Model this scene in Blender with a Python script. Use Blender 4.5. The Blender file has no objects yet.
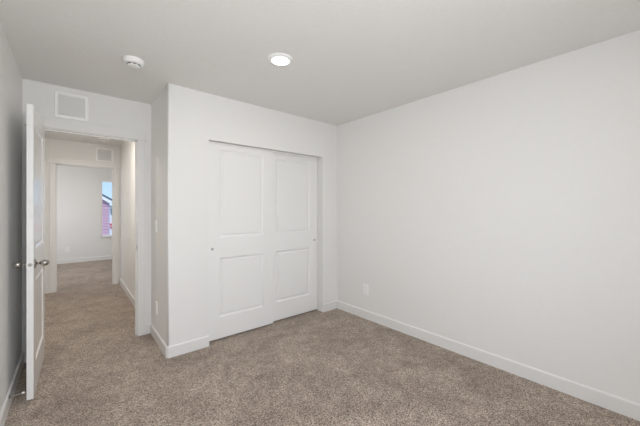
import bpy, bmesh, math, random
from mathutils import Vector, Matrix
random.seed(4)
PI = math.pi
S = bpy.context.scene

# ------------------------------------------------------------------ camera
YAW = 0.69987
cam_data = bpy.data.cameras.new('camera')
cam_data.sensor_fit = 'HORIZONTAL'; cam_data.sensor_width = 36.0
cam_data.lens = 293.3 * 36.0 / 640.0
cam_data.shift_y = -3.2 / 640.0
cam_data.clip_start = 0.02; cam_data.clip_end = 300
cam = bpy.data.objects.new('camera', cam_data); S.collection.objects.link(cam)
cam.location = (0, 0, 1.3148); cam.rotation_euler = (PI / 2, 0, -YAW)
S.camera = cam

# ------------------------------------------------------------------ colour management
S.view_settings.view_transform = 'Standard'; S.view_settings.look = 'None'
S.view_settings.gamma = 1.0; S.view_settings.use_curve_mapping = False
S.view_settings.exposure = 0.0
S.cycles.max_bounces = 14; S.cycles.diffuse_bounces = 10
S.cycles.use_denoising = True

# ------------------------------------------------------------------ world: blue sky with white clouds
W = bpy.data.worlds.new('sky'); S.world = W; W.use_nodes = True
wn, wl = W.node_tree.nodes, W.node_tree.links
wn.clear()
wo = wn.new('ShaderNodeOutputWorld'); wb = wn.new('ShaderNodeBackground')
tc = wn.new('ShaderNodeTexCoord'); mp = wn.new('ShaderNodeMapping')
mp.inputs['Scale'].default_value = (1, 1, 2.2); mp.inputs['Location'].default_value = (0.75, 0.42, 0.1)
nz = wn.new('ShaderNodeTexNoise'); nz.inputs['Scale'].default_value = 5.0; nz.inputs['Detail'].default_value = 5
rp = wn.new('ShaderNodeValToRGB')       # cloud cover
rp.color_ramp.elements[0].position = 0.50; rp.color_ramp.elements[1].position = 0.66
sx = wn.new('ShaderNodeSeparateXYZ'); gr = wn.new('ShaderNodeValToRGB')   # paler towards the horizon
gr.color_ramp.elements[0].position = 0.0; gr.color_ramp.elements[0].color = (0.50, 0.66, 0.86, 1)
gr.color_ramp.elements[1].position = 0.30; gr.color_ramp.elements[1].color = (0.14, 0.36, 0.78, 1)
mxs = wn.new('ShaderNodeMix'); mxs.data_type = 'RGBA'; mxs.inputs[7].default_value = (0.80, 0.84, 0.90, 1)
wl.new(tc.outputs['Generated'], sx.inputs[0]); wl.new(sx.outputs['Z'], gr.inputs['Fac'])
wl.new(rp.outputs['Color'], mxs.inputs[0]); wl.new(gr.outputs['Color'], mxs.inputs[6])
wl.new(tc.outputs['Generated'], mp.inputs['Vector']); wl.new(mp.outputs['Vector'], nz.inputs['Vector'])
wl.new(nz.outputs['Fac'], rp.inputs['Fac']); wl.new(mxs.outputs[2], wb.inputs['Color'])
wb.inputs['Strength'].default_value = 1.5
wl.new(wb.outputs['Background'], wo.inputs['Surface'])

# ------------------------------------------------------------------ sun and daylight through the windows
def lamp(name, kind, loc, aim, energy, color, size=None, size_y=None):
    d = bpy.data.lights.new(name, kind); d.energy = energy; d.color = color
    if kind == 'AREA':
        d.shape = 'RECTANGLE'; d.size = size; d.size_y = size_y
    o = bpy.data.objects.new(name, d); S.collection.objects.link(o)
    o.location = loc
    o.rotation_euler = (Vector(aim) - Vector(loc)).to_track_quat('-Z', 'Y').to_euler()
    return o
sun = lamp('sun', 'SUN', (16, -11, 12), (0, 0, 0), 3.4, (1.0, 0.95, 0.88)); sun.data.angle = 0.01
lamp('daylight_rear_window', 'AREA', (0.25, -0.43, 1.38), (0.25, 5, 1.38), 34, (0.975, 0.99, 1.0), 0.84, 1.36)
lamp('daylight_rear_window', 'AREA', (1.10, -0.43, 1.38), (1.10, 5, 1.38), 4, (0.975, 0.99, 1.0), 0.84, 1.36)
lamp('added_side_light', 'AREA', (-1.27, 8.0, 1.35), (5, 8.0, 1.35), 26, (1.0, 0.985, 0.96), 1.44, 1.36)  # added area light, brightens the far room from an assumed side opening
LAMP_WATTS, LAMP_COLOR = 2.8, (1.0, 0.93, 0.84)

# ------------------------------------------------------------------ materials
def new_mat(name):
    m = bpy.data.materials.new(name); m.use_nodes = True
    n, l = m.node_tree.nodes, m.node_tree.links
    return m, n, l, n['Principled BSDF']
def plain(name, col, rough=0.5, metal=0.0, spec=0.5, emit=None, estr=0.0):
    m, n, l, b = new_mat(name)
    b.inputs['Base Color'].default_value = (*col, 1); b.inputs['Roughness'].default_value = rough
    b.inputs['Metallic'].default_value = metal; b.inputs['Specular IOR Level'].default_value = spec
    if emit:
        b.inputs['Emission Color'].default_value = (*emit, 1); b.inputs['Emission Strength'].default_value = estr
    return m
def bumpy(name, col, rough, spec, scale, strength, dist, var=0.02, detail=3):
    m, n, l, b = new_mat(name)
    b.inputs['Roughness'].default_value = rough; b.inputs['Specular IOR Level'].default_value = spec
    t = n.new('ShaderNodeTexCoord'); z = n.new('ShaderNodeTexNoise')
    z.inputs['Scale'].default_value = scale; z.inputs['Detail'].default_value = detail
    l.new(t.outputs['Object'], z.inputs['Vector'])
    r = n.new('ShaderNodeValToRGB')
    r.color_ramp.elements[0].position = 0.3; r.color_ramp.elements[1].position = 0.7
    r.color_ramp.elements[0].color = (*[c * (1 - var) for c in col], 1)
    r.color_ramp.elements[1].color = (*[min(1, c * (1 + var)) for c in col], 1)
    l.new(z.outputs['Fac'], r.inputs['Fac']); l.new(r.outputs['Color'], b.inputs['Base Color'])
    u = n.new('ShaderNodeBump'); u.inputs['Strength'].default_value = strength; u.inputs['Distance'].default_value = dist
    l.new(z.outputs['Fac'], u.inputs['Height']); l.new(u.outputs['Normal'], b.inputs['Normal'])
    return m
M = {}
M['wall'] = bumpy('wall_paint', (0.80, 0.797, 0.788), 0.45, 0.10, 60, 0.10, 0.002, 0.008)
M['ceiling'] = bumpy('ceiling_texture', (0.79, 0.785, 0.772), 0.8, 0.25, 42, 0.35, 0.004, 0.012)
M['trim'] = plain('trim_enamel', (0.785, 0.783, 0.775), 0.25, spec=0.3)
M['door'] = plain('door_enamel', (0.82, 0.82, 0.812), 0.20, spec=0.12)
M['gloss_door'] = plain('gloss_door_enamel', (0.83, 0.83, 0.822), 0.16, spec=0.5)
M['plastic'] = plain('white_plastic', (0.90, 0.90, 0.89), 0.3)
M['dark'] = plain('dark_slot', (0.03, 0.03, 0.03), 0.7)
M['nickel'] = plain('satin_nickel', (0.40, 0.38, 0.35), 0.22, 1.0)
M['rod'] = plain('dark_nickel', (0.20, 0.18, 0.155), 0.35, 1.0)
M['steel'] = plain('brushed_steel', (0.42, 0.41, 0.39), 0.4, 1.0)
M['grille'] = plain('grille_enamel', (0.93, 0.93, 0.92), 0.4)
M['louver'] = plain('louver_enamel', (0.80, 0.80, 0.795), 0.5)
M['duct'] = plain('duct_lining', (0.40, 0.40, 0.40), 0.8)
M['lens'] = plain('lamp_lens', (0.9, 0.9, 0.9), 0.4, emit=(1.0, 0.93, 0.82), estr=7)
M['vinyl'] = plain('window_vinyl', (0.95, 0.95, 0.95), 0.35)
M['rubber'] = plain('white_rubber', (0.80, 0.80, 0.78), 0.6)
M['siding'] = plain('mauve_siding', (0.66, 0.42, 0.52), 0.7)
M['pale_siding'] = plain('pale_siding', (0.80, 0.82, 0.85), 0.7)
M['corner'] = plain('corner_board', (0.45, 0.47, 0.60), 0.7)
M['soffit'] = plain('white_soffit', (0.95, 0.95, 0.95), 0.6)
M['roof'] = plain('roof_shingle', (0.10, 0.14, 0.19), 0.9)
M['pane'] = plain('house_pane', (0.20, 0.30, 0.33), 0.15)
M['red'] = plain('red_paint', (0.70, 0.06, 0.10), 0.6)
M['ground'] = bumpy('dry_ground', (0.35, 0.33, 0.28), 0.95, 0.1, 3, 0.2, 0.02, 0.2)
def glass_mat():
    m = bpy.data.materials.new('window_glass'); m.use_nodes = True
    n, l = m.node_tree.nodes, m.node_tree.links; n.clear()
    o = n.new('ShaderNodeOutputMaterial'); mx = n.new('ShaderNodeMixShader')
    t = n.new('ShaderNodeBsdfTransparent'); g = n.new('ShaderNodeBsdfGlossy')
    g.inputs['Roughness'].default_value = 0.02; mx.inputs['Fac'].default_value = 0.05
    t.inputs['Color'].default_value = (0.95, 0.97, 0.97, 1)
    l.new(t.outputs[0], mx.inputs[1]); l.new(g.outputs[0], mx.inputs[2]); l.new(mx.outputs[0], o.inputs['Surface'])
    return m
M['glass'] = glass_mat()
def carpet_mat():
    m, n, l, b = new_mat('carpet')
    b.inputs['Roughness'].default_value = 1.0; b.inputs['Specular IOR Level'].default_value = 0.05
    t = n.new('ShaderNodeTexCoord')
    def noise(scale, detail, rough=0.6, dist=0.0):
        z = n.new('ShaderNodeTexNoise'); z.inputs['Scale'].default_value = scale
        z.inputs['Detail'].default_value = detail; z.inputs['Roughness'].default_value = rough
        z.inputs['Distortion'].default_value = dist
        l.new(t.outputs['Object'], z.inputs['Vector']); return z
    def mixc(fac, a, c, mode):
        x = n.new('ShaderNodeMix'); x.data_type = 'RGBA'; x.blend_type = mode
        x.inputs[0].default_value = fac
        l.new(a, x.inputs[6]); l.new(c, x.inputs[7]); return x.outputs[2]
    fine = noise(115, 2, 0.6)
    vor = n.new('ShaderNodeTexVoronoi'); vor.inputs['Scale'].default_value = 185; vor.inputs['Randomness'].default_value = 1.0
    l.new(t.outputs['Object'], vor.inputs['Vector'])
    sep = n.new('ShaderNodeSeparateColor'); l.new(vor.outputs['Color'], sep.inputs['Color'])
    r0 = n.new('ShaderNodeMix'); r0.data_type = 'FLOAT'; r0.inputs[0].default_value = 0.42
    l.new(fine.outputs['Fac'], r0.inputs[2]); l.new(sep.outputs[0], r0.inputs[3])
    r = n.new('ShaderNodeValToRGB'); e = r.color_ramp.elements
    e[0].position = 0.28; e[0].color = (0.088, 0.069, 0.056, 1)
    e[1].position = 0.72; e[1].color = (0.63, 0.525, 0.44, 1)
    k = e.new(0.5); k.color = (0.318, 0.252, 0.204, 1)
    l.new(r0.outputs[0], r.inputs['Fac'])
    mid = noise(9, 3, 0.55, 0.8)
    r2 = n.new('ShaderNodeValToRGB'); e = r2.color_ramp.elements
    e[0].position = 0.32; e[0].color = (0.41, 0.41, 0.41, 1); e[1].position = 0.68; e[1].color = (0.58, 0.58, 0.58, 1)
    l.new(mid.outputs['Fac'], r2.inputs['Fac'])
    big = noise(2.2, 3, 0.55, 1.2)
    r3 = n.new('ShaderNodeValToRGB'); e = r3.color_ramp.elements
    e[0].position = 0.35; e[0].color = (0.41, 0.41, 0.41, 1); e[1].position = 0.65; e[1].color = (0.58, 0.58, 0.58, 1)
    l.new(big.outputs['Fac'], r3.inputs['Fac'])
    c = mixc(1.0, r.outputs['Color'], r2.outputs['Color'], 'OVERLAY')
    c = mixc(1.0, c, r3.outputs['Color'], 'OVERLAY')
    l.new(c, b.inputs['Base Color'])
    b.inputs['Sheen Weight'].default_value = 0.5; b.inputs['Sheen Roughness'].default_value = 0.45
    b.inputs['Sheen Tint'].default_value = (1.0, 0.90, 0.80, 1)
    u = n.new('ShaderNodeBump'); u.inputs['Strength'].default_value = 0.8; u.inputs['Distance'].default_value = 0.010
    l.new(r0.outputs[0], u.inputs['Height']); l.new(u.outputs['Normal'], b.inputs['Normal'])
    return m
M['carpet'] = carpet_mat()

# ------------------------------------------------------------------ mesh helpers
def link(name, bm, mat, parent=None, smooth=False, bevel=0.0, segs=2):
    me = bpy.data.meshes.new(name)
    bmesh.ops.recalc_face_normals(bm, faces=bm.faces)
    if smooth:
        for f in bm.faces: f.smooth = True
    bm.to_mesh(me); bm.free()
    me.materials.append(M[mat])
    o = bpy.data.objects.new(name, me); S.collection.objects.link(o)
    if parent: o.parent = parent
    if bevel:
        md = o.modifiers.new('bevel', 'BEVEL'); md.width = bevel; md.segments = segs; md.limit_method = 'ANGLE'
        md.angle_limit = math.radians(40)
    return o
def box(bm, x0, x1, y0, y1, z0, z1):
    v = [bm.verts.new((x, y, z)) for z in (z0, z1) for y in (y0, y1) for x in (x0, x1)]
    for f in ((0, 1, 3, 2), (4, 6, 7, 5), (0, 4, 5, 1), (2, 3, 7, 6), (0, 2, 6, 4), (1, 5, 7, 3)):
        bm.faces.new([v[i] for i in f])
    return v
def boxes(*bs):
    bm = bmesh.new()
    for b in bs: box(bm, *b)
    return bm
def prism(bm, pts, z0, z1):
    a = [bm.verts.new((x, y, z0)) for x, y in pts]; c = [bm.verts.new((x, y, z1)) for x, y in pts]
    n = len(pts)
    bm.faces.new(a); bm.faces.new(c[::-1])
    for i in range(n): bm.faces.new((a[i], a[(i + 1) % n], c[(i + 1) % n], c[i]))
def lathe(bm, prof, axis='z', segs=32, caps=True, origin=(0, 0, 0)):
    """prof: list of (radius, height along axis)"""
    rings = []
    for r, h in prof:
        ring = []
        for i in range(segs):
            a = 2 * PI * i / segs; c, s = r * math.cos(a), r * math.sin(a)
            p = {'z': (c, s, h), 'x': (h, c, s), 'y': (s, h, c)}[axis]
            ring.append(bm.verts.new((p[0] + origin[0], p[1] + origin[1], p[2] + origin[2])))
        rings.append(ring)
    for a, b in zip(rings, rings[1:]):
        for i in range(segs):
            bm.faces.new((a[i], a[(i + 1) % segs], b[(i + 1) % segs], b[i]))
    if caps:
        bm.faces.new(rings[0][::-1]); bm.faces.new(rings[-1])
    return bm
def empty(name, loc, rotz=0.0):
    o = bpy.data.objects.new(name, None); S.collection.objects.link(o)
    o.location = loc; o.rotation_euler = (0, 0, rotz); o.empty_display_size = 0.05
    return o
def tag(o, label=None, cat=None, group=None, kind=None):
    if label: o['label'] = label
    if cat: o['category'] = cat
    if group: o['group'] = group
    if kind: o['kind'] = kind
    return o
def struct(o, label=None, cat=None): return tag(o, label, cat, None, 'structure')

# ------------------------------------------------------------------ room numbers
H = 2.44
XL, XR = -0.333, 2.708           # bedroom left and right walls
YR = -0.45                       # rear wall (behind the camera)
YC = 2.860                       # closet front
XC = 0.641                       # alcove side of the closet
YD, YD2 = 3.565, 3.680           # doorway wall, both faces
JT = 0.018                       # jamb board thickness
DX0, DX1, DZ = -0.236, 0.512, 2.041      # bedroom doorway
CX0, CX1, CZ = 1.003, 2.456, 1.994       # closet opening
HX0, HX1 = -0.46, 0.645          # hall
YE, YE2 = 6.300, 6.415           # hall end wall
EX0, EX1, EZ = -0.209, 0.541, 2.044         # hall end doorway
YF = 9.532                       # far room window wall
FX0, FX1 = -1.30, 3.05
T = 0.115

# ------------------------------------------------------------------ floor, ceiling, walls
struct(link('floor', boxes((-1.5, 3.3, YR - 0.2, YF + 0.2, -0.2, 0.0)), 'carpet'),
       'brown grey speckled twist pile carpet running through bedroom, hall and far room', 'carpet')
struct(link('ceiling', boxes((-1.5, 3.3, YR - 0.2, YF + 0.2, H, H + 0.2)), 'ceiling'),
       'off white lightly textured ceiling', 'ceiling')
struct(link('wall_left', boxes((XL - T, XL, YR, YD2, 0, H)), 'wall'), 'left bedroom wall behind the open door', 'wall')
struct(link('wall_right', boxes((XR, XR + T, YR, YD2, 0, H)), 'wall'), 'wide blank right wall with one outlet', 'wall')
RWX0, RWX1, RWZ0, RWZ1 = -0.20, 1.55, 0.66, 2.08   # rear window
struct(link('wall_rear', boxes((XL - T, RWX0, YR - T, YR, 0, H), (RWX1, XR + T, YR - T, YR, 0, H),
       (RWX0, RWX1, YR - T, YR, 0, RWZ0), (RWX0, RWX1, YR - T, YR, RWZ1, H)), 'wall'), 'bedroom wall with the window, facing the closet', 'wall')
# closet wall: rounded outside corner at the alcove, opening for the sliding doors
bm = bmesh.new()
R = 0.012
arc = [(XC + R - R * math.cos(a), YC + R - R * math.sin(a)) for a in [PI / 2 * i / 6 for i in range(7)]]
prism(bm, arc + [(CX0, YC), (CX0, YC + T), (XC + T, YC + T), (XC + T, YD), (XC, YD)], 0, H)
box(bm, CX1, XR, YC, YC + T, 0, H)
box(bm, CX0, CX1, YC, YC + T, CZ, H)
w = link('wall_closet', bm, 'wall')
for f in w.data.polygons:
    n = f.normal
    f.use_smooth = abs(n.x) > 0.05 and abs(n.y) > 0.05
struct(w, 'pale closet front wall with rounded corner and wide sliding door opening', 'wall')
struct(link('wall_entry', boxes((XL, DX0 - JT, YD, YD2, 0, H), (DX1 + JT, XR, YD, YD2, 0, H), (DX0 - JT, DX1 + JT, YD, YD2, DZ + JT, H)), 'wall'),
       'short wall around the bedroom doorway, grille above it', 'wall')
struct(link('wall_hall_right', boxes((HX1, HX1 + T, YD2, YE, 0, H)), 'wall'), 'right side wall of the hall', 'wall')
struct(link('wall_hall_left', boxes((HX0 - T, HX0, YD2, YE, 0, H)), 'wall'), 'left side wall of the hall', 'wall')
struct(link('wall_hall_end', boxes((FX0, EX0 - JT, YE, YE2, 0, H), (EX1 + JT, FX1, YE, YE2, 0, H), (EX0 - JT, EX1 + JT, YE, YE2, EZ + JT, H)), 'wall'),
       'wall at the end of the hall around the second doorway', 'wall')
FWX0, FWX1, FWZ0, FWZ1 = 0.556, 1.50, 0.615, 2.075   # far window
struct(link('wall_far', boxes((FX0, FWX0, YF, YF + T, 0, H), (FWX1, FX1, YF, YF + T, 0, H),
       (FWX0, FWX1, YF, YF + T, 0, FWZ0), (FWX0, FWX1, YF, YF + T, FWZ1, H)), 'wall'), 'far room wall with narrow view of a window', 'wall')
SY0, SY1 = 7.25, 8.75
struct(link('wall_far_left', boxes((FX0 - T, FX0, YE2, SY0, 0, H), (FX0 - T, FX0, SY1, YF, 0, H),
       (FX0 - T, FX0, SY0, SY1, 0, 0.64), (FX0 - T, FX0, SY0, SY1, 2.06, H)), 'wall'), 'left wall of the far room', 'wall')
struct(link('wall_far_right', boxes((FX1, FX1 + T, YE2, YF, 0, H)), 'wall'), 'right wall of the far room', 'wall')

# ------------------------------------------------------------------ baseboards
BH, BT = 0.102, 0.013
def baseboard(name, path, label):
    """path: plan points along the wall; the board stands to the LEFT of travel"""
    prof = [(0, 0), (BT, 0), (BT, BH - 0.010), (BT - 0.003, BH - 0.004), (0.004, BH), (0, BH)]
    P = [Vector(p) for p in path]; offs = []
    for i, p in enumerate(P):
        ns = []
        if i > 0: d = (p - P[i - 1]).normalized(); ns.append(Vector((-d.y, d.x)))
        if i < len(P) - 1: d = (P[i + 1] - p).normalized(); ns.append(Vector((-d.y, d.x)))
        m = sum(ns, Vector((0, 0))).normalized()
        offs.append(m / max(0.3, m.dot(ns[0])))
    bm = bmesh.new(); rings = []
    for p, o in zip(P, offs):
        rings.append([bm.verts.new((p.x + o.x * u, p.y + o.y * u, z)) for u, z in prof])
    k = len(prof)
    for a, b in zip(rings, rings[1:]):
        for i in range(k): bm.faces.new((a[i], a[(i + 1) % k], b[(i + 1) % k], b[i]))
    bm.faces.new(rings[0]); bm.faces.new(rings[-1][::-1])
    return struct(link(name, bm, 'trim'), label, 'baseboard')
CW = 0.066
baseboard('baseboard_right', [(XR, YR), (XR, YC), (CX1, YC)], 'white baseboard along the right wall and short closet return')
baseboard('baseboard_closet', [(CX0, YC), (XC + 0.010, YC), (XC, YC + 0.010), (XC, YD), (DX1 + CW, YD)],
          'white baseboard turning around the closet corner')
baseboard('baseboard_left', [(XL, YD), (XL, YR), (XR, YR)], 'white baseboard under the left wall behind the open door')
baseboard('baseboard_hall', [(HX1, YD2), (HX1, YE)], 'white baseboard along the right side of the hall')
baseboard('baseboard_hall_left', [(EX0 - 0.076, YE), (HX0, YE), (HX0, YD2)], 'white baseboard along the left side of the hall')
baseboard('baseboard_far', [(FX1, YE2), (FX1, YF), (FX0, YF), (FX0, YE2)], 'white baseboard below the far room window wall')

# ------------------------------------------------------------------ door casings
def doorway(name, x0, x1, ya, yb, ztop, cw, label, leftw=None, strike=False):
    t = JT
    j = struct(link(name, boxes((x0 - t, x0, ya - 0.001, yb + 0.001, 0, ztop + t), (x1, x1 + t, ya - 0.001, yb + 0.001, 0, ztop + t),
                                (x0, x1, ya - 0.001, yb + 0.001, ztop, ztop + t)), 'trim'), label, 'door frame')
    for side in (0, 1):
        f0, f1 = (ya - 0.016, ya) if side == 0 else (yb, yb + 0.016)
        g0, g1 = (ya - 0.021, ya) if side == 0 else (yb, yb + 0.021)
        lw = leftw if (leftw and side == 0) else cw
        link('side_casing', boxes((x0 + 0.004 - lw - 0.004, x0 - 0.004, f0, f1, 0, ztop + 0.006)), 'trim', j, bevel=0.002)
        link('side_casing', boxes((x1 + 0.004, x1 + cw, f0, f1, 0, ztop + 0.006)), 'trim', j, bevel=0.002)
        link('header_casing', boxes((x0 - lw - 0.021, x1 + cw + 0.022, g0, g1, ztop + 0.006, ztop + 0.100)), 'trim', j, bevel=0.002)
    # rabbet strips the door closes against
    s0, s1 = ya + 0.040, ya + 0.075
    link('stop_strip', boxes((x0, x0 + 0.010, s0, s1, 0, ztop), (x1 - 0.010, x1, s0, s1, 0, ztop), (x0, x1, s0, s1, ztop - 0.010, ztop)), 'trim', j)
    if strike:
        bm = boxes((x1 - 0.0022, x1 + 0.0002, ya + 0.004, ya + 0.036, 0.895, 0.952), (x1 - 0.0022, x1 + 0.001, ya - 0.004, ya + 0.006, 0.905, 0.942))
        tag(link('strike_plate', bm, 'nickel', j), 'satin nickel strike plate')
    return j
doorway('trim_1', DX0, DX1, YD, YD2, DZ, CW, 'white casing around the bedroom doorway beside the open door', leftw=0.062, strike=True)
doorway('trim_2', EX0, EX1, YE, YE2, EZ, 0.076, 'white casing around the doorway at the end of the hall')

# ------------------------------------------------------------------ panelled door leaves
def leaf_bm(w, z0, z1, th, two_sided=True):
    """front face at y=0 looking to -y, body to y=th; x from 0 to w"""
    bm = bmesh.new()
    st = 0.126
    panels = [(st, w - st, 0.230, 0.828), (st, w - st, 1.036, 1.922)]
    def face(y, sgn):
        xs = [0, st, w - st, w]; zs = [z0, 0.230, 0.828, 1.036, 1.922, z1]
        V = [[bm.verts.new((x, y, z)) for x in xs] for z in zs]
        for i in range(5):
            for k in range(3):
                q = [V[i][k], V[i][k + 1], V[i + 1][k + 1], V[i + 1][k]]
                if k == 1 and i in (1, 3):
                    prev = q
                    cx0, cx1, cz0, cz1 = xs[1], xs[2], zs[i], zs[i + 1]
                    for ins, dep in ((0.0015, 0.0045), (0.011, 0.0110), (0.0175, 0.0140), (0.0235, 0.0140), (0.0255, 0.0085), (0.034, 0.0050)):
                        nq = [bm.verts.new((a, y + sgn * dep, c)) for a, c in ((cx0 + ins, cz0 + ins), (cx1 - ins, cz0 + ins), (cx1 - ins, cz1 - ins), (cx0 + ins, cz1 - ins))]
                        for e in range(4): bm.faces.new((prev[e], prev[(e + 1) % 4], nq[(e + 1) % 4], nq[e]))
                        prev = nq
                    bm.faces.new(prev)
                else: bm.faces.new(q)
        rim = [V[0][k] for k in range(4)] + [V[i][3] for i in range(1, 6)] + [V[5][k] for k in (2, 1, 0)] + [V[i][0] for i in range(4, 0, -1)]
        return rim
    a = face(0.0, 1); b = face(th, -1)
    n = len(a)
    for i in range(n): bm.faces.new((a[i], a[(i + 1) % n], b[(i + 1) % n], b[i]))
    return bm
def finger_pull(parent, x, z):
    bm = bmesh.new()
    lathe(bm, [(0.0135, 0.001), (0.0135, -0.0018), (0.0115, -0.0024), (0.0095, -0.0010), (0.0088, 0.0005)], 'y', 24, origin=(x, 0, z))
    p = tag(link('finger_pull', bm, 'steel', parent, smooth=True), 'small round satin metal finger pull')
    bm = bmesh.new(); lathe(bm, [(0.0086, -0.0008), (0.0086, 0.0008)], 'y', 20, origin=(x, 0, z))
    link('pull_cup', bm, 'duct', p)
YA, YB, LW = 2.916, 2.960, 0.752
d2 = link('door_2', leaf_bm(LW, 0.016, 1.990, 0.034), 'door', bevel=0.0012)
d2.location = (CX0 + 0.002, YA, 0); struct(d2, 'left white two panel sliding closet door, in front of the other', 'door')
finger_pull(d2, 0.052, 0.924)
d3 = link('door_3', leaf_bm(LW, 0.016, 1.990, 0.034), 'door', bevel=0.0012)
d3.location = (CX1 - 0.006 - LW, YB, 0); struct(d3, 'right white two panel sliding closet door, set behind the other', 'door')
finger_pull(d3, LW - 0.052, 0.924)
struct(link('trim_3', boxes((CX0, CX1, YA - 0.006, YA - 0.001, CZ - 0.022, CZ - 0.0005), (CX0, CX1, YA - 0.006, YC + T + 0.03, CZ - 0.003, CZ - 0.0005)), 'trim'),
       'sliding door track under the closet header', 'track')

# bedroom door, swung open towards the left wall
DWID = 0.742
door = link('door_1', leaf_bm(DWID, 0.016, 2.039, 0.035), 'gloss_door', bevel=0.0012)
# leaf x axis runs from the free edge to the hinge (world +Y); front (-y local) looks to world +X
door.location = (-0.2075, YD - 0.012 - DWID, 0)
door.rotation_euler = (0, 0, PI / 2 - math.radians(1.2))
struct(door, 'white two panel bedroom door standing open against the left wall', 'door')
def knob(parent, x, z, side):
    # side -1: front face (local -y), side +1: back face
    y0 = 0.0 if side < 0 else 0.035
    def pr(L): return [(r, h * side) for r, h in L]
    bm = bmesh.new()
    lathe(bm, pr([(0.032, 0.0), (0.032, 0.003), (0.029, 0.007), (0.020, 0.010), (0.013, 0.012)]), 'y', 28, origin=(x, y0, z))
    k = tag(link('door_knob', bm, 'nickel', parent, smooth=True), 'satin nickel egg shaped knob')
    bm = bmesh.new()
    L = [(0.0100, 0.012), (0.0085, 0.018), (0.0085, 0.024), (0.0120, 0.028), (0.0175, 0.034), (0.0215, 0.042), (0.0230, 0.050),
         (0.0222, 0.058), (0.0190, 0.066), (0.0135, 0.0725), (0.0065, 0.0765), (0.0015, 0.0775)]
    lathe(bm, pr(L), 'y', 28, origin=(x, y0, z))
    link('knob_grip', bm, 'nickel', k, smooth=True)
knob(door, 0.060, 0.938, -1); knob(door, 0.060, 0.938, 1)
bm = bmesh.new(); lathe(bm, [(0.0130, 0.0005), (0.0130, -0.0012), (0.0115, -0.0018)], 'x', 24, origin=(0, 0.0175, 0.938))
lp = tag(link('latch_plate', bm, 'steel', door), 'round satin nickel latch plate on the door edge')
bm = bmesh.new(); lathe(bm, [(0.0060, -0.0012), (0.0060, -0.0060), (0.0040, -0.0085)], 'x', 16, origin=(0, 0.0175, 0.938))
link('latch_bolt', bm, 'nickel', lp)
for z in (0.22, 1.02, 1.82):
    bm = bmesh.new(); lathe(bm, [(0.006, z - 0.045), (0.006, z + 0.045)], 'z', 14, origin=(DWID + 0.004, 0.038, 0))
    box(bm, DWID - 0.0005, DWID + 0.002, 0.005, 0.036, z - 0.044, z + 0.044)
    tag(link('hinge', bm, 'nickel', door), 'satin nickel butt hinge')

# ------------------------------------------------------------------ windows
def window(name, axis, a0, a1, z0, z1, inner, outer, label, split=None):
    """axis 'x': window in a wall along x, inner/outer are y of the two faces; axis 'y': along y"""
    fw = 0.030
    def bx(u0, u1, v0, v1, w0, w1):
        v0, v1 = min(v0, v1), max(v0, v1)
        return (u0, u1, v0, v1, w0, w1) if axis == 'x' else (v0, v1, u0, u1, w0, w1)
    sg = 1 if outer > inner else -1
    m0, m1 = inner + sg * 0.012, inner + sg * 0.085
    fr = [bx(a0, a0 + fw, m0, m1, z0, z1), bx(a1 - fw, a1, m0, m1, z0, z1), bx(a0, a1, m0, m1, z0, z0 + fw), bx(a0, a1, m0, m1, z1 - fw, z1)]
    mid = split or (a0 + a1) / 2
    fr.append(bx(mid - 0.02, mid + 0.02, m0, m1, z0, z1))
    wdw = struct(link(name, boxes(*fr), 'vinyl', bevel=0.002), label, 'window')
    link('glass', boxes(bx(a0 + fw - 0.002, a1 - fw + 0.002, inner + sg * 0.046, inner + sg * 0.050, z0 + fw - 0.002, z1 - fw + 0.002)), 'glass', wdw)
    link('sill', boxes(bx(a0 - 0.006, a1 + 0.006, inner - sg * 0.030, inner + sg * 0.013, z0 - 0.022, z0 + 0.004)), 'trim', wdw, bevel=0.002)
    return wdw
window('window_1', 'x', FWX0, FWX1, FWZ0, FWZ1, YF, YF + T, 'white framed far room window looking out on the neighbouring house', split=1.10)
window('window_2', 'x', RWX0, RWX1, RWZ0, RWZ1, YR, YR - T, 'white framed bedroom window facing the closet')
window('window_3', 'y', SY0, SY1, 0.64, 2.06, FX0, FX0 - T, 'unseen white framed side window added as a light source for the far room')  # assumed window out of view, added to give the far room a source

# ------------------------------------------------------------------ ceiling lights and detectors
def ceiling_light(loc, label, watts=LAMP_WATTS):
    e = empty('ceiling_light', loc)
    bm = bmesh.new()
    lathe(bm, [(0.094, 0.0), (0.094, -0.003), (0.088, -0.008), (0.070, -0.014), (0.066, -0.0145), (0.065, -0.011)], 'z', 48)
    tag(link('trim_ring', bm, 'plastic', e, smooth=True), 'white sloped trim ring')
    bm = bmesh.new()
    lathe(bm, [(0.0648, -0.008), (0.0648, -0.0125), (0.055, -0.0155), (0.030, -0.0172), (0.004, -0.0178)], 'z', 40)
    tag(link('lens', bm, 'lens', e, smooth=True), 'glowing frosted lens')
    d = bpy.data.lights.new('lamp_glow', 'AREA'); d.shape = 'DISK'; d.size = 0.12; d.energy = watts; d.color = LAMP_COLOR
    g = bpy.data.objects.new('lamp_glow', d); S.collection.objects.link(g); g.parent = e; g.location = (0, 0, -0.022)
    return tag(e, label, 'ceiling light')
ceiling_light((1.186, 1.868, H), 'round white flush ceiling light, switched on, between closet and right wall')
ceiling_light((1.186, -0.05, H), 'unseen round ceiling light added behind the camera as fill, near the bedroom window')  # out of view, added as extra fill for the bedroom
ceiling_light((0.90, 7.9, H), 'unseen round ceiling light added to brighten the far room floor', 6)  # out of view, added because the far room floor was too dark
ceiling_light((0.02, 4.45, H), 'unseen round ceiling light added for the warm light in the hall', 14)  # out of view behind the door header, added to light the hall
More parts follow.
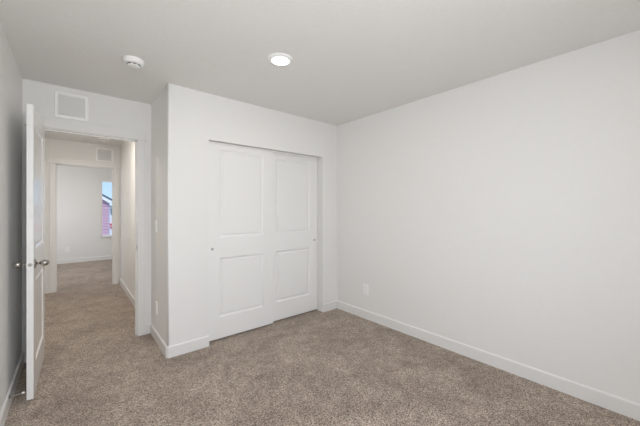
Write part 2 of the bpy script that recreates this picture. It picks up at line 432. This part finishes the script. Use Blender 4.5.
def smoke_detector(loc, label, spin=0.0, s=1.0):
    e = empty('smoke_detector', loc, spin)
    bm = bmesh.new()
    lathe(bm, [(0.070, 0), (0.070, -0.010), (0.0665, -0.012), (0.0665, -0.026), (0.062, -0.032), (0.048, -0.0345)], 'z', 40)
    b = link('housing', bm, 'plastic', e, smooth=True)
    bm = bmesh.new()
    lathe(bm, [(0.0440, -0.0345), (0.0440, -0.045), (0.0440, -0.0455), (0.040, -0.049), (0.004, -0.050)], 'z', 40)
    link('sensor_cap', bm, 'plastic', e, smooth=True)
    bm = bmesh.new()
    for i in range(8):
        a0 = 2 * PI * i / 8 + 0.10; a1 = 2 * PI * (i + 1) / 8 - 0.10; n = 6
        prev = None
        for k in range(n + 1):
            a = a0 + (a1 - a0) * k / n
            q = [bm.verts.new((r * math.cos(a), r * math.sin(a), z)) for r, z in ((0.0430, -0.0360), (0.0452, -0.0360), (0.0452, -0.0430), (0.0430, -0.0430))]
            if prev:
                for j in range(4): bm.faces.new((prev[j], prev[(j + 1) % 4], q[(j + 1) % 4], q[j]))
            prev = q
            if k in (0, n): bm.faces.new(q)
    tag(link('vent_slots', bm, 'dark', e), 'dark curved vent slots')
    bm = bmesh.new(); lathe(bm, [(0.007, -0.0495), (0.007, -0.0515)], 'z', 16, origin=(0.022, 0.0, 0))
    link('test_button', bm, 'plastic', e)
    if s != 1.0: e.scale = (s, s, s)
    return tag(e, label, 'smoke detector')
smoke_detector((0.350, 2.590, H), 'round white smoke detector on the bedroom ceiling near the closet corner', 0.35)
smoke_detector((0.368, 5.68, H), 'small round smoke detector on the hall ceiling beyond the doorway', 0.1)

# ------------------------------------------------------------------ return air grilles
def grille(loc, label, w=0.244, h=0.240):
    e = empty('vent_grille', loc)      # local: x along wall, -y into the room, z up; origin at the centre on the wall
    fr = 0.027; d = 0.011
    bm = bmesh.new()
    O = [(-w / 2, -h / 2), (w / 2, -h / 2), (w / 2, h / 2), (-w / 2, h / 2)]
    def ring(ins, y): return [bm.verts.new((x - math.copysign(ins, x), y, z - math.copysign(ins, z))) for x, z in O]
    rs = [ring(0, 0), ring(0, -0.004), ring(0.006, -d), ring(fr - 0.002, -d), ring(fr, -d + 0.003), ring(fr, 0)]
    for a, b in zip(rs, rs[1:] + rs[:1]):
        for i in range(4): bm.faces.new((a[i], a[(i + 1) % 4], b[(i + 1) % 4], b[i]))
    link('frame', bm, 'grille', e)
    link('backing', boxes((-w / 2 + fr, w / 2 - fr, -0.0015, -0.0002, -h / 2 + fr, h / 2 - fr)), 'duct', e)
    bm = bmesh.new(); n = 14; z0, z1 = -h / 2 + fr, h / 2 - fr
    for i in range(n):
        z = z0 + (z1 - z0) * (i + 0.5) / n; s = 0.0058
        x0, x1 = -w / 2 + fr, w / 2 - fr
        v = [bm.verts.new(p) for p in ((x0, -0.0085, z + s), (x1, -0.0085, z + s), (x1, -0.0022, z - s + 0.001), (x0, -0.0022, z - s + 0.001),
                                       (x0, -0.0093, z + s - 0.0008), (x1, -0.0093, z + s - 0.0008), (x1, -0.0030, z - s + 0.0002), (x0, -0.0030, z - s + 0.0002))]
        for f in ((0, 1, 2, 3), (4, 7, 6, 5), (0, 4, 5, 1), (3, 2, 6, 7), (0, 3, 7, 4), (1, 5, 6, 2)): bm.faces.new([v[k] for k in f])
    link('louvers', bm, 'louver', e)
    for sx in (-1, 1):
        bm = bmesh.new(); lathe(bm, [(0.0035, -d + 0.0008), (0.0035, -d - 0.0008), (0.002, -d - 0.0014)], 'y', 12, origin=(sx * (w / 2 - fr / 2), 0, 0))
        link('screw', bm, 'plastic', e)
    return tag(e, label, 'vent grille')
grille((-0.008, YD, 2.270), 'square white return air grille above the bedroom doorway, close to the open door')
grille((0.419, YE, 2.264), 'square white return air grille above the doorway at the end of the hall')

# ------------------------------------------------------------------ outlets, switch, door stop
def wall_plate(name, loc, rotz, label, cat, kind, w=0.074, h=0.118):
    e = empty(name, loc, rotz)     # local -y looks into the room
    bm = bmesh.new()
    O = [(-w / 2, -h / 2), (w / 2, -h / 2), (w / 2, h / 2), (-w / 2, h / 2)]
    prev = None
    for ins, y in ((0, 0), (0, -0.0035), (0.003, -0.0062), (0.005, -0.0065)):
        r = [bm.verts.new((x - math.copysign(ins, x), y, z - math.copysign(ins, z))) for x, z in O]
        if prev:
            for i in range(4): bm.faces.new((prev[i], prev[(i + 1) % 4], r[(i + 1) % 4], r[i]))
        else: bm.faces.new(r[::-1])
        prev = r
    bm.faces.new(prev)
    link('cover_plate', bm, 'plastic', e)
    if kind == 'outlet':
        for s in (-1, 1):
            o = link('socket', boxes((-0.0165, 0.0165, -0.0082, -0.0060, s * 0.0195 - 0.0142, s * 0.0195 + 0.0142)), 'plastic', e, bevel=0.002)
            bm = boxes((-0.0078, -0.0056, -0.0086, -0.0078, s * 0.0195 - 0.001, s * 0.0195 + 0.0075), (0.0056, 0.0078, -0.0086, -0.0078, s * 0.0195, s * 0.0195 + 0.0065))
            lathe(bm, [(0.0026, -0.0078), (0.0026, -0.0086)], 'y', 12, origin=(0, 0, s * 0.0195 - 0.0075))
            tag(link('slots', bm, 'dark', o), 'dark plug slots')
    else:
        bm = bmesh.new()
        prism(bm, [(0, 0), (1, 0), (1, 1)], 0, 1); bm.clear()
        v = [bm.verts.new(p) for p in ((-0.0165, -0.006, -0.033), (0.0165, -0.006, -0.033), (0.0165, -0.006, 0.033), (-0.0165, -0.006, 0.033),
                                       (-0.0165, -0.0075, -0.033), (0.0165, -0.0075, -0.033), (0.0165, -0.0078, 0.0), (-0.0165, -0.0078, 0.0), (0.0165, -0.0115, 0.033), (-0.0165, -0.0115, 0.033))]
        for f in ((3, 2, 1, 0), (4, 5, 6, 7), (7, 6, 8, 9), (0, 1, 5, 4), (2, 3, 9, 8), (1, 2, 8, 6, 5), (3, 0, 4, 7, 9)): bm.faces.new([v[k] for k in f])
        link('rocker', bm, 'plastic', e)
    for z in ((0,) if kind == 'outlet' else (-0.048, 0.048)):
        bmz = bmesh.new(); lathe(bmz, [(0.003, -0.0062), (0.003, -0.0072)], 'y', 12, origin=(0, 0, z))
        link('screw', bmz, 'plastic', e)
    return tag(e, label, cat)
wall_plate('wall_outlet', (XR, 2.355, 0.352), -PI / 2, 'white duplex outlet low on the blank right wall', 'outlet', 'outlet')
wall_plate('wall_outlet', (XC, 3.292, 0.337), -PI / 2, 'white outlet low on the narrow closet side wall below the light switch', 'outlet', 'outlet')
wall_plate('light_switch', (XC, 3.322, 1.150), -PI / 2, 'white rocker light switch on the narrow wall beside the bedroom doorway', 'light switch', 'switch')
wall_plate('wall_outlet', (-0.113, YF, 0.334), 0, 'white outlet on the far room wall left of the window', 'outlet', 'outlet')
e = empty('door_stop', (XL + BT, 2.775, 0.090)); e.rotation_euler = (0, 0, 0.12)
bm = bmesh.new(); lathe(bm, [(0.0100, 0.0), (0.0100, 0.003), (0.007, 0.006), (0.0045, 0.008)], 'x', 20)
link('base_flange', bm, 'rod', e, smooth=True)
bm = bmesh.new(); L = [(0.0042, 0.006)]
for i in range(12): L += [(0.0046, 0.008 + i * 0.0042), (0.0038, 0.0101 + i * 0.0042)]
L += [(0.0042, 0.060)]
lathe(bm, L, 'x', 14); link('spring_rod', bm, 'rod', e, smooth=True)
bm = bmesh.new(); lathe(bm, [(0.0045, 0.058), (0.0072, 0.059), (0.0072, 0.069), (0.005, 0.0725)], 'x', 18)
tag(link('bumper_tip', bm, 'rubber', e, smooth=True), 'white rubber bumper tip')
tag(e, 'metal spring door stop with white tip on the left baseboard behind the door', 'door stop')

# ------------------------------------------------------------------ outside: neighbouring houses
GZ = -2.9
struct(link('ground', boxes((-60, 60, -40, 120, GZ - 0.3, GZ)), 'ground'), 'bare ground outside', 'ground')
hs = empty('house', (-2.6, 24, GZ))
def hb(name, bm, mat, lab=None):
    o = link(name, bm, mat); o.parent = hs; o.matrix_parent_inverse = Matrix.Translation((2.6, -24, -GZ))
    if lab: o['label'] = lab
    return o
hx0, hx1, hy0, hy1 = -6.8, 1.54, 20.0, 29.0
eave = 1.68; slope = 0.64; ridx = (hx0 + hx1) / 2; ridge = eave + slope * (hx1 - ridx)
bm = bmesh.new()
box(bm, hx0, hx1, hy0 + 0.03, hy1, GZ, eave)
v = [bm.verts.new(p) for p in ((hx0, hy0 + 0.03, eave), (hx1, hy0 + 0.03, eave), (ridx, hy0 + 0.03, ridge), (hx0, hy1, eave), (hx1, hy1, eave), (ridx, hy1, ridge))]
for f in ((0, 1, 2), (3, 5, 4), (0, 2, 5, 3), (1, 4, 5, 2)): bm.faces.new([v[k] for k in f])
lap = 0.158; z = GZ
while z < ridge - 0.2:
    x1 = hx1 if z < eave else hx1 - (z + lap - eave) / slope; x0 = hx0 + (hx1 - x1)
    if x1 - x0 > 0.3:
        q = [bm.verts.new(p) for p in ((x0, hy0 + 0.03, z), (x1, hy0 + 0.03, z), (x1, hy0 - 0.060, z), (x0, hy0 - 0.060, z),
                                       (x0, hy0 + 0.03, z + lap), (x1, hy0 + 0.03, z + lap), (x1, hy0 + 0.012, z + lap), (x0, hy0 + 0.012, z + lap))]
        for f in ((0, 1, 2, 3), (4, 7, 6, 5), (3, 2, 6, 7), (0, 3, 7, 4), (1, 5, 6, 2)): bm.faces.new([q[k] for k in f])
    z += lap
hb('siding_wall', bm, 'siding', 'mauve lap siding')
hb('corner_board', boxes((hx1 - 0.045, hx1 + 0.02, hy0 - 0.03, hy0 + 0.08, GZ, eave)), 'corner')
bm = bmesh.new()
for s in (-1, 1):
    e0 = (hx1 + 0.16, eave + 0.20) if s > 0 else (hx0 - 0.16, eave + 0.20)
    r0 = (ridx, e0[1] + slope * abs(e0[0] - ridx))
    pts = [e0, r0, (r0[0], r0[1] - 0.07), (e0[0], e0[1] - 0.07)]
    a = [bm.verts.new((x, hy0 - 0.18, zz)) for x, zz in pts]; b = [bm.verts.new((x, hy1 + 0.3, zz)) for x, zz in pts]
    bm.faces.new(a); bm.faces.new(b[::-1])
    for i in range(4): bm.faces.new((a[i], a[(i + 1) % 4], b[(i + 1) % 4], b[i]))
hb('roof', bm, 'roof', 'dark slate coloured gable roof')
bm = bmesh.new()
for s in (-1, 1):
    e0 = (hx1 + 0.14, eave + 0.115) if s > 0 else (hx0 - 0.14, eave + 0.115)
    r0 = (ridx, e0[1] + slope * abs(e0[0] - ridx))
    pts = [e0, r0, (r0[0], r0[1] - 0.20), (e0[0], e0[1] - 0.20)]
    a = [bm.verts.new((x, hy0 - 0.15, zz)) for x, zz in pts]; b = [bm.verts.new((x, hy0 - 0.02, zz)) for x, zz in pts]
    bm.faces.new(a); bm.faces.new(b[::-1])
    for i in range(4): bm.faces.new((a[i], a[(i + 1) % 4], b[(i + 1) % 4], b[i]))
hb('soffit', bm, 'soffit', 'white soffit under the rake')
tag(hs, 'house with mauve lap siding and dark gable roof seen through the far window', 'house')

h2 = empty('house', (6.0, 40, GZ))
def hc(name, bm, mat, lab=None):
    o = link(name, bm, mat); o.parent = h2; o.matrix_parent_inverse = Matrix.Translation((-6.0, -40, -GZ))
    if lab: o['label'] = lab
    return o
hc('wall', boxes((2.2, 12, 36, 46, GZ, 1.75)), 'pale_siding', 'pale siding')
bm = bmesh.new()
pts = [(1.8, 35.4), (12.4, 35.4), (12.4, 46.6), (1.8, 46.6)]
a = [bm.verts.new((x, y, 1.75)) for x, y in pts]; r = [bm.verts.new((5.5, 41, 2.6)), bm.verts.new((8.7, 41, 2.6))]
bm.faces.new(a[::-1]); bm.faces.new((a[0], a[1], r[1], r[0])); bm.faces.new((a[1], a[2], r[1])); bm.faces.new((a[2], a[3], r[0], r[1])); bm.faces.new((a[3], a[0], r[0]))
hc('roof', bm, 'soffit')
hc('window', boxes((2.93, 3.9, 35.95, 36.05, 0.85, 1.40)), 'pane', 'small grey window')
hc('trim_band', boxes((2.2, 12, 35.9, 36.02, -0.22, -0.06), (2.2, 12, 35.9, 36.02, -0.50, -0.38)), 'red', 'red trim bands')
tag(h2, 'distant pale house with red bands beyond the mauve house', 'house')
